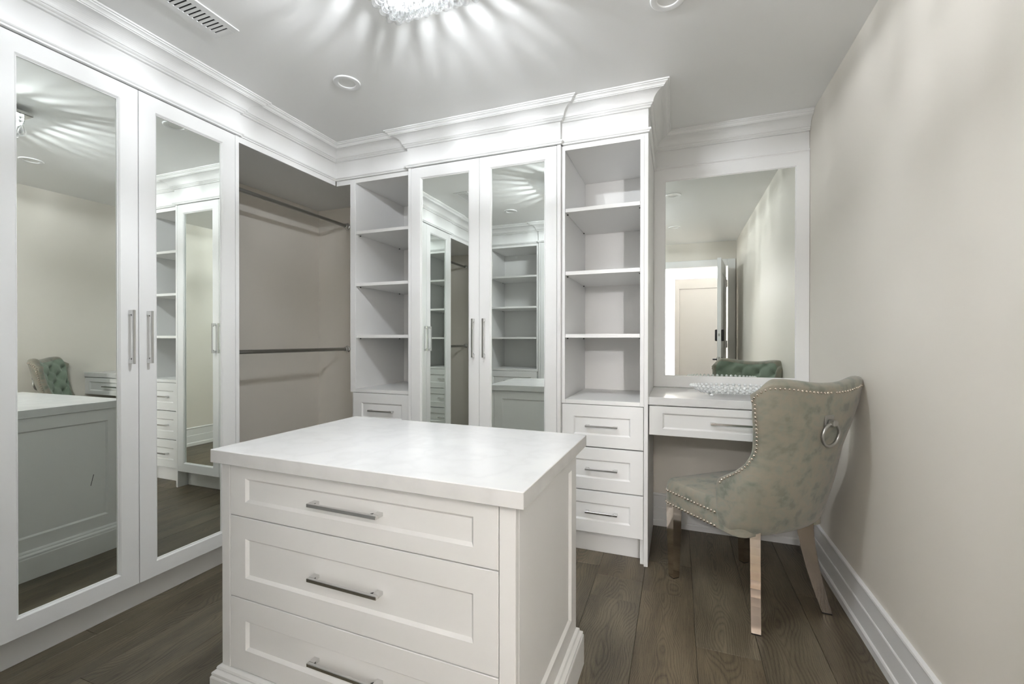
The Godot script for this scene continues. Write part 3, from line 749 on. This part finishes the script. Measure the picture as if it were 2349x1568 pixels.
func _ready() -> void:
	# camera
	var cam := Camera3D.new(); cam.name = "camera"; add_child(cam)
	cam.position = Vector3(0, 1.17, 0)
	cam.rotation = Vector3(-deg_to_rad(0.255), deg_to_rad(20.51), deg_to_rad(0.037))
	cam.fov = 75.42; cam.near = 0.02; cam.current = true
	# environment
	var we := WorldEnvironment.new(); we.name = "environment"; add_child(we)
	var env := Environment.new(); we.environment = env
	env.background_mode = Environment.BG_COLOR; env.background_color = Color(0.02, 0.02, 0.02)
	env.tonemap_mode = Environment.TONE_MAPPER_LINEAR; env.tonemap_exposure = 2.08
	env.sdfgi_enabled = true; env.ssao_enabled = true; env.ssil_enabled = true
	make_materials()
	M.hallfloor = mat(Color(0.36, 0.31, 0.26), 0.5)
	var hl := mat(Color.WHITE, 0.5); hl.emission_enabled = true; hl.emission = Color(1, 0.97, 0.93); hl.emission_energy_multiplier = 3.0; M.fill_globe = hl  # glow of the two added hall lamps
	var mb: MB

	# room shell
	var fl := Node3D.new(); fl.name = "floor"; add_child(fl); fl.set_meta("kind", "structure"); tag(fl, "grey-brown oak plank floor running toward the back wall", "floor")
	mb = MB.new(); boxD(mb, -2.96, 0.8, -0.12, -0.016, -0.5, 3.05, 0.0); part("subfloor", mb, M.dark, fl)
	var rng := RandomNumberGenerator.new(); rng.seed = 7
	var col := 0
	var x := -0.376 - 0.2226 * 12
	while x < 0.71:
		var x1 := minf(x + 0.2226, 0.80)
		var d := -0.5 - rng.randf() * 1.3
		if absf(x + 0.376) < 0.02: d = 2.22 - 1.9 - 1.9
		elif absf(x - 0.07) < 0.02: d = 1.825 - 1.9 - 1.9
		elif absf(x + 1.934) < 0.03: d = 0.905 - 1.9
		while d < 3.05:
			var e := d + 1.9
			var lo := maxf(d, -0.5); var hi := minf(e, 3.05)
			if hi - lo > 0.05:
				mb = MB.new(); boxD(mb, x + 0.0005, x1 - 0.0005, -0.015, 0.0, lo + 0.0005, hi - 0.0005, 0.0011)
				var off := rng.randf() * 0.4
				var fu := rng.randf() < 0.5
				for i in mb.v.size():
					var p := mb.v[i]; var uu := (p.x - x) / 0.2226
					mb.uv[i] = Vector2(1 - uu if fu else uu, (-p.z - d) / 1.9 + off)
				part("floor_plank", mb, M.oak[rng.randi() % M.oak.size()], fl)
			d = e
		x += 0.2226; col += 1
	mb = MB.new(); boxD(mb, -2.96, 0.8, CEIL, CEIL + 0.12, -0.52, 3.05, 0.0); structure("ceiling", mb, M.ceiling, "flat white ceiling", "ceiling")
	mb = MB.new(); boxD(mb, -2.96, -2.86, 0, CEIL, -0.52, 3.05, 0.0); structure("wall_left", mb, M.wall, "cream wall behind the hanging space")
	mb = MB.new(); boxD(mb, -2.86, 0.70, 0, CEIL, 2.95, 3.05, 0.0); structure("wall_back", mb, M.wall, "cream back wall behind the cabinets")
	mb = MB.new(); boxD(mb, 0.70, 0.80, 0, CEIL, -0.52, 3.05, 0.0); structure("wall_right", mb, M.wall, "plain cream wall to the right of the chair")
	mb = MB.new(); boxD(mb, -2.86, -0.215, 0, CEIL, -0.52, -0.40, 0.0); boxD(mb, 0.615, 0.70, 0, CEIL, -0.52, -0.40, 0.0); boxD(mb, -0.215, 0.615, 2.135, CEIL, -0.52, -0.40, 0.0); structure("wall_front", mb, M.wall, "cream wall round the doorway, seen in the vanity mirror")
	mb = MB.new(); mb.sweep(baseboard_profile(), [Vector2(0.70, -2.95), Vector2(0.70, 0.36)], 0, 1)
	structure("baseboard_right", mb, M.trim, "tall stepped white baseboard along the right wall", "baseboard")
	mb = MB.new(); mb.sweep(baseboard_profile(), [Vector2(-0.141, -2.95), Vector2(0.70, -2.95)], 0, 1); structure("baseboard_back", mb, M.trim, "white baseboard under the vanity desk", "baseboard")

	# cabinets
	var w := wardrobe("mirrored_wardrobe", "tall white wardrobe with two mirrored doors, along the left side", P(-2.15, 0, 0.746), PI / 2, 0.924, 0.70)
	cornice_run("white cornice over the mirrored wardrobe on the left", [Vector2(-2.26, -0.746), Vector2(-2.142, -0.746), Vector2(-2.142, -1.67), Vector2(-2.26, -1.67)], 0, 3)
	w = wardrobe("mirrored_wardrobe", "white wardrobe with two mirrored doors, between two open shelf towers on the back wall", P(-1.569, 0, 2.35), 0, 0.972, 0.585)
	cornice_run("white cornice stepping forward over the mirrored back wardrobe", [Vector2(-1.569, -2.47), Vector2(-1.569, -2.3415), Vector2(-0.597, -2.3415), Vector2(-0.597, -2.47)], 0, 3)
	var left_run := [Vector2(-2.153, -1.671), Vector2(-2.153, -2.371), Vector2(-1.5685, -2.371)]
	w = tower("shelf_tower", "white open shelf tower with drawers in the back left corner, beside the hanging rods", P(-2.04, 0, 2.38), 0, 0.4695, 0.565, 0.043, 0.019, false)
	cornice_run("short white cornice over the shelf tower in the back left corner", left_run, 1, 2)
	var right_run := [Vector2(-0.5968, -2.365), Vector2(-0.141, -2.365), Vector2(-0.141, -2.94), Vector2(0.699, -2.94)]
	w = tower("shelf_tower", "white open shelf tower with three drawers, right next to the vanity desk", P(-0.5965, 0, 2.373), 0, 0.4555, 0.575, 0.019, 0.040, true)
	cornice_run("white cornice wrapping the shelf tower next to the vanity desk", right_run, 0, 2)
	# hanging space on the left: cornice over the opening, its soffit and two rods
	var tr := cornice_run("white cornice over the open hanging space", left_run, 0, 1)
	mb = MB.new(); boxD(mb, -2.173, -2.1535, 2.2035, 2.238, 1.6705, 2.37); part("header_rail", mb, M.white, tr)
	mb = MB.new(); boxD(mb, -2.1535, -2.0405, 2.2035, 2.238, 2.3805, 2.40); part("header_rail", mb, M.white, tr)
	mb = MB.new(); boxD(mb, -2.859, -2.175, 2.262, 2.28, 1.6705, 2.949); boxD(mb, -2.174, -2.0405, 2.262, 2.28, 2.402, 2.949); part("soffit", mb, M.ceiling, tr)
	cornice_run("white cornice above the vanity mirror", right_run, 2, 3)
	rod("upper chrome hanging rod, up under the soffit of the hanging space", -2.555, 2.105, 1.672, 2.949)
	rod("lower chrome hanging rod, at mid-height in the hanging space", -2.555, 1.094, 1.672, 2.949)

	# behind the camera: what the mirrors show
	w = wardrobe("unseen_wardrobe", "white panelled wardrobe out of view behind the camera, its plain doors bouncing light", P(-0.5, 0, 0.10), PI, 0.92, 0.495, false)  # out of view; plain white doors chosen to bounce light back
	cornice_run("white cornice over the wardrobe behind the camera", [Vector2(-0.5, 0.0), Vector2(-0.5, -0.1085), Vector2(-1.42, -0.1085), Vector2(-1.42, 0.0)], 0, 3)
	var front_run := [Vector2(-1.4205, -0.087), Vector2(-2.153, -0.087), Vector2(-2.153, -0.745)]
	w = tower("shelf_tower", "white open shelf tower opposite the back wardrobe, seen only in its mirror", P(-1.4205, 0, 0.08), PI, 0.6195, 0.475, 0.03, 0.03, false)
	cornice_run("white cornice over the shelf tower seen in the back mirror", front_run, 0, 1)
	var tf := cornice_run("white cornice over the nearer hanging space, seen only in the back mirror", front_run, 1, 2)
	mb = MB.new(); boxD(mb, -2.173, -2.1535, 2.2035, 2.238, 0.09, 0.745); part("header_rail", mb, M.white, tf)
	mb = MB.new(); boxD(mb, -2.859, -2.175, 2.262, 2.28, -0.399, 0.745); part("soffit", mb, M.ceiling, tf)
	rod("upper rod of the nearer hanging space, seen only in the back mirror", -2.555, 2.105, -0.399, 0.744)
	rod("lower rod of the nearer hanging space, seen only in the back mirror", -2.555, 1.094, -0.399, 0.744)
	doorway()

	# furniture and fittings
	island()
	vanity()
	chair()
	chandelier()
	downlight(-1.532, 1.765, "round white downlight in the ceiling over the mirrored back wardrobe")
	downlight(-0.035, 1.745, "round white downlight in the ceiling toward the right wall, cut by the frame's top edge")
	downlight(-1.545, 0.64, "nearer left downlight, seen only in the back mirror")
	downlight(-0.033, 0.56, "nearer right downlight, seen only in the vanity mirror")
	vent()
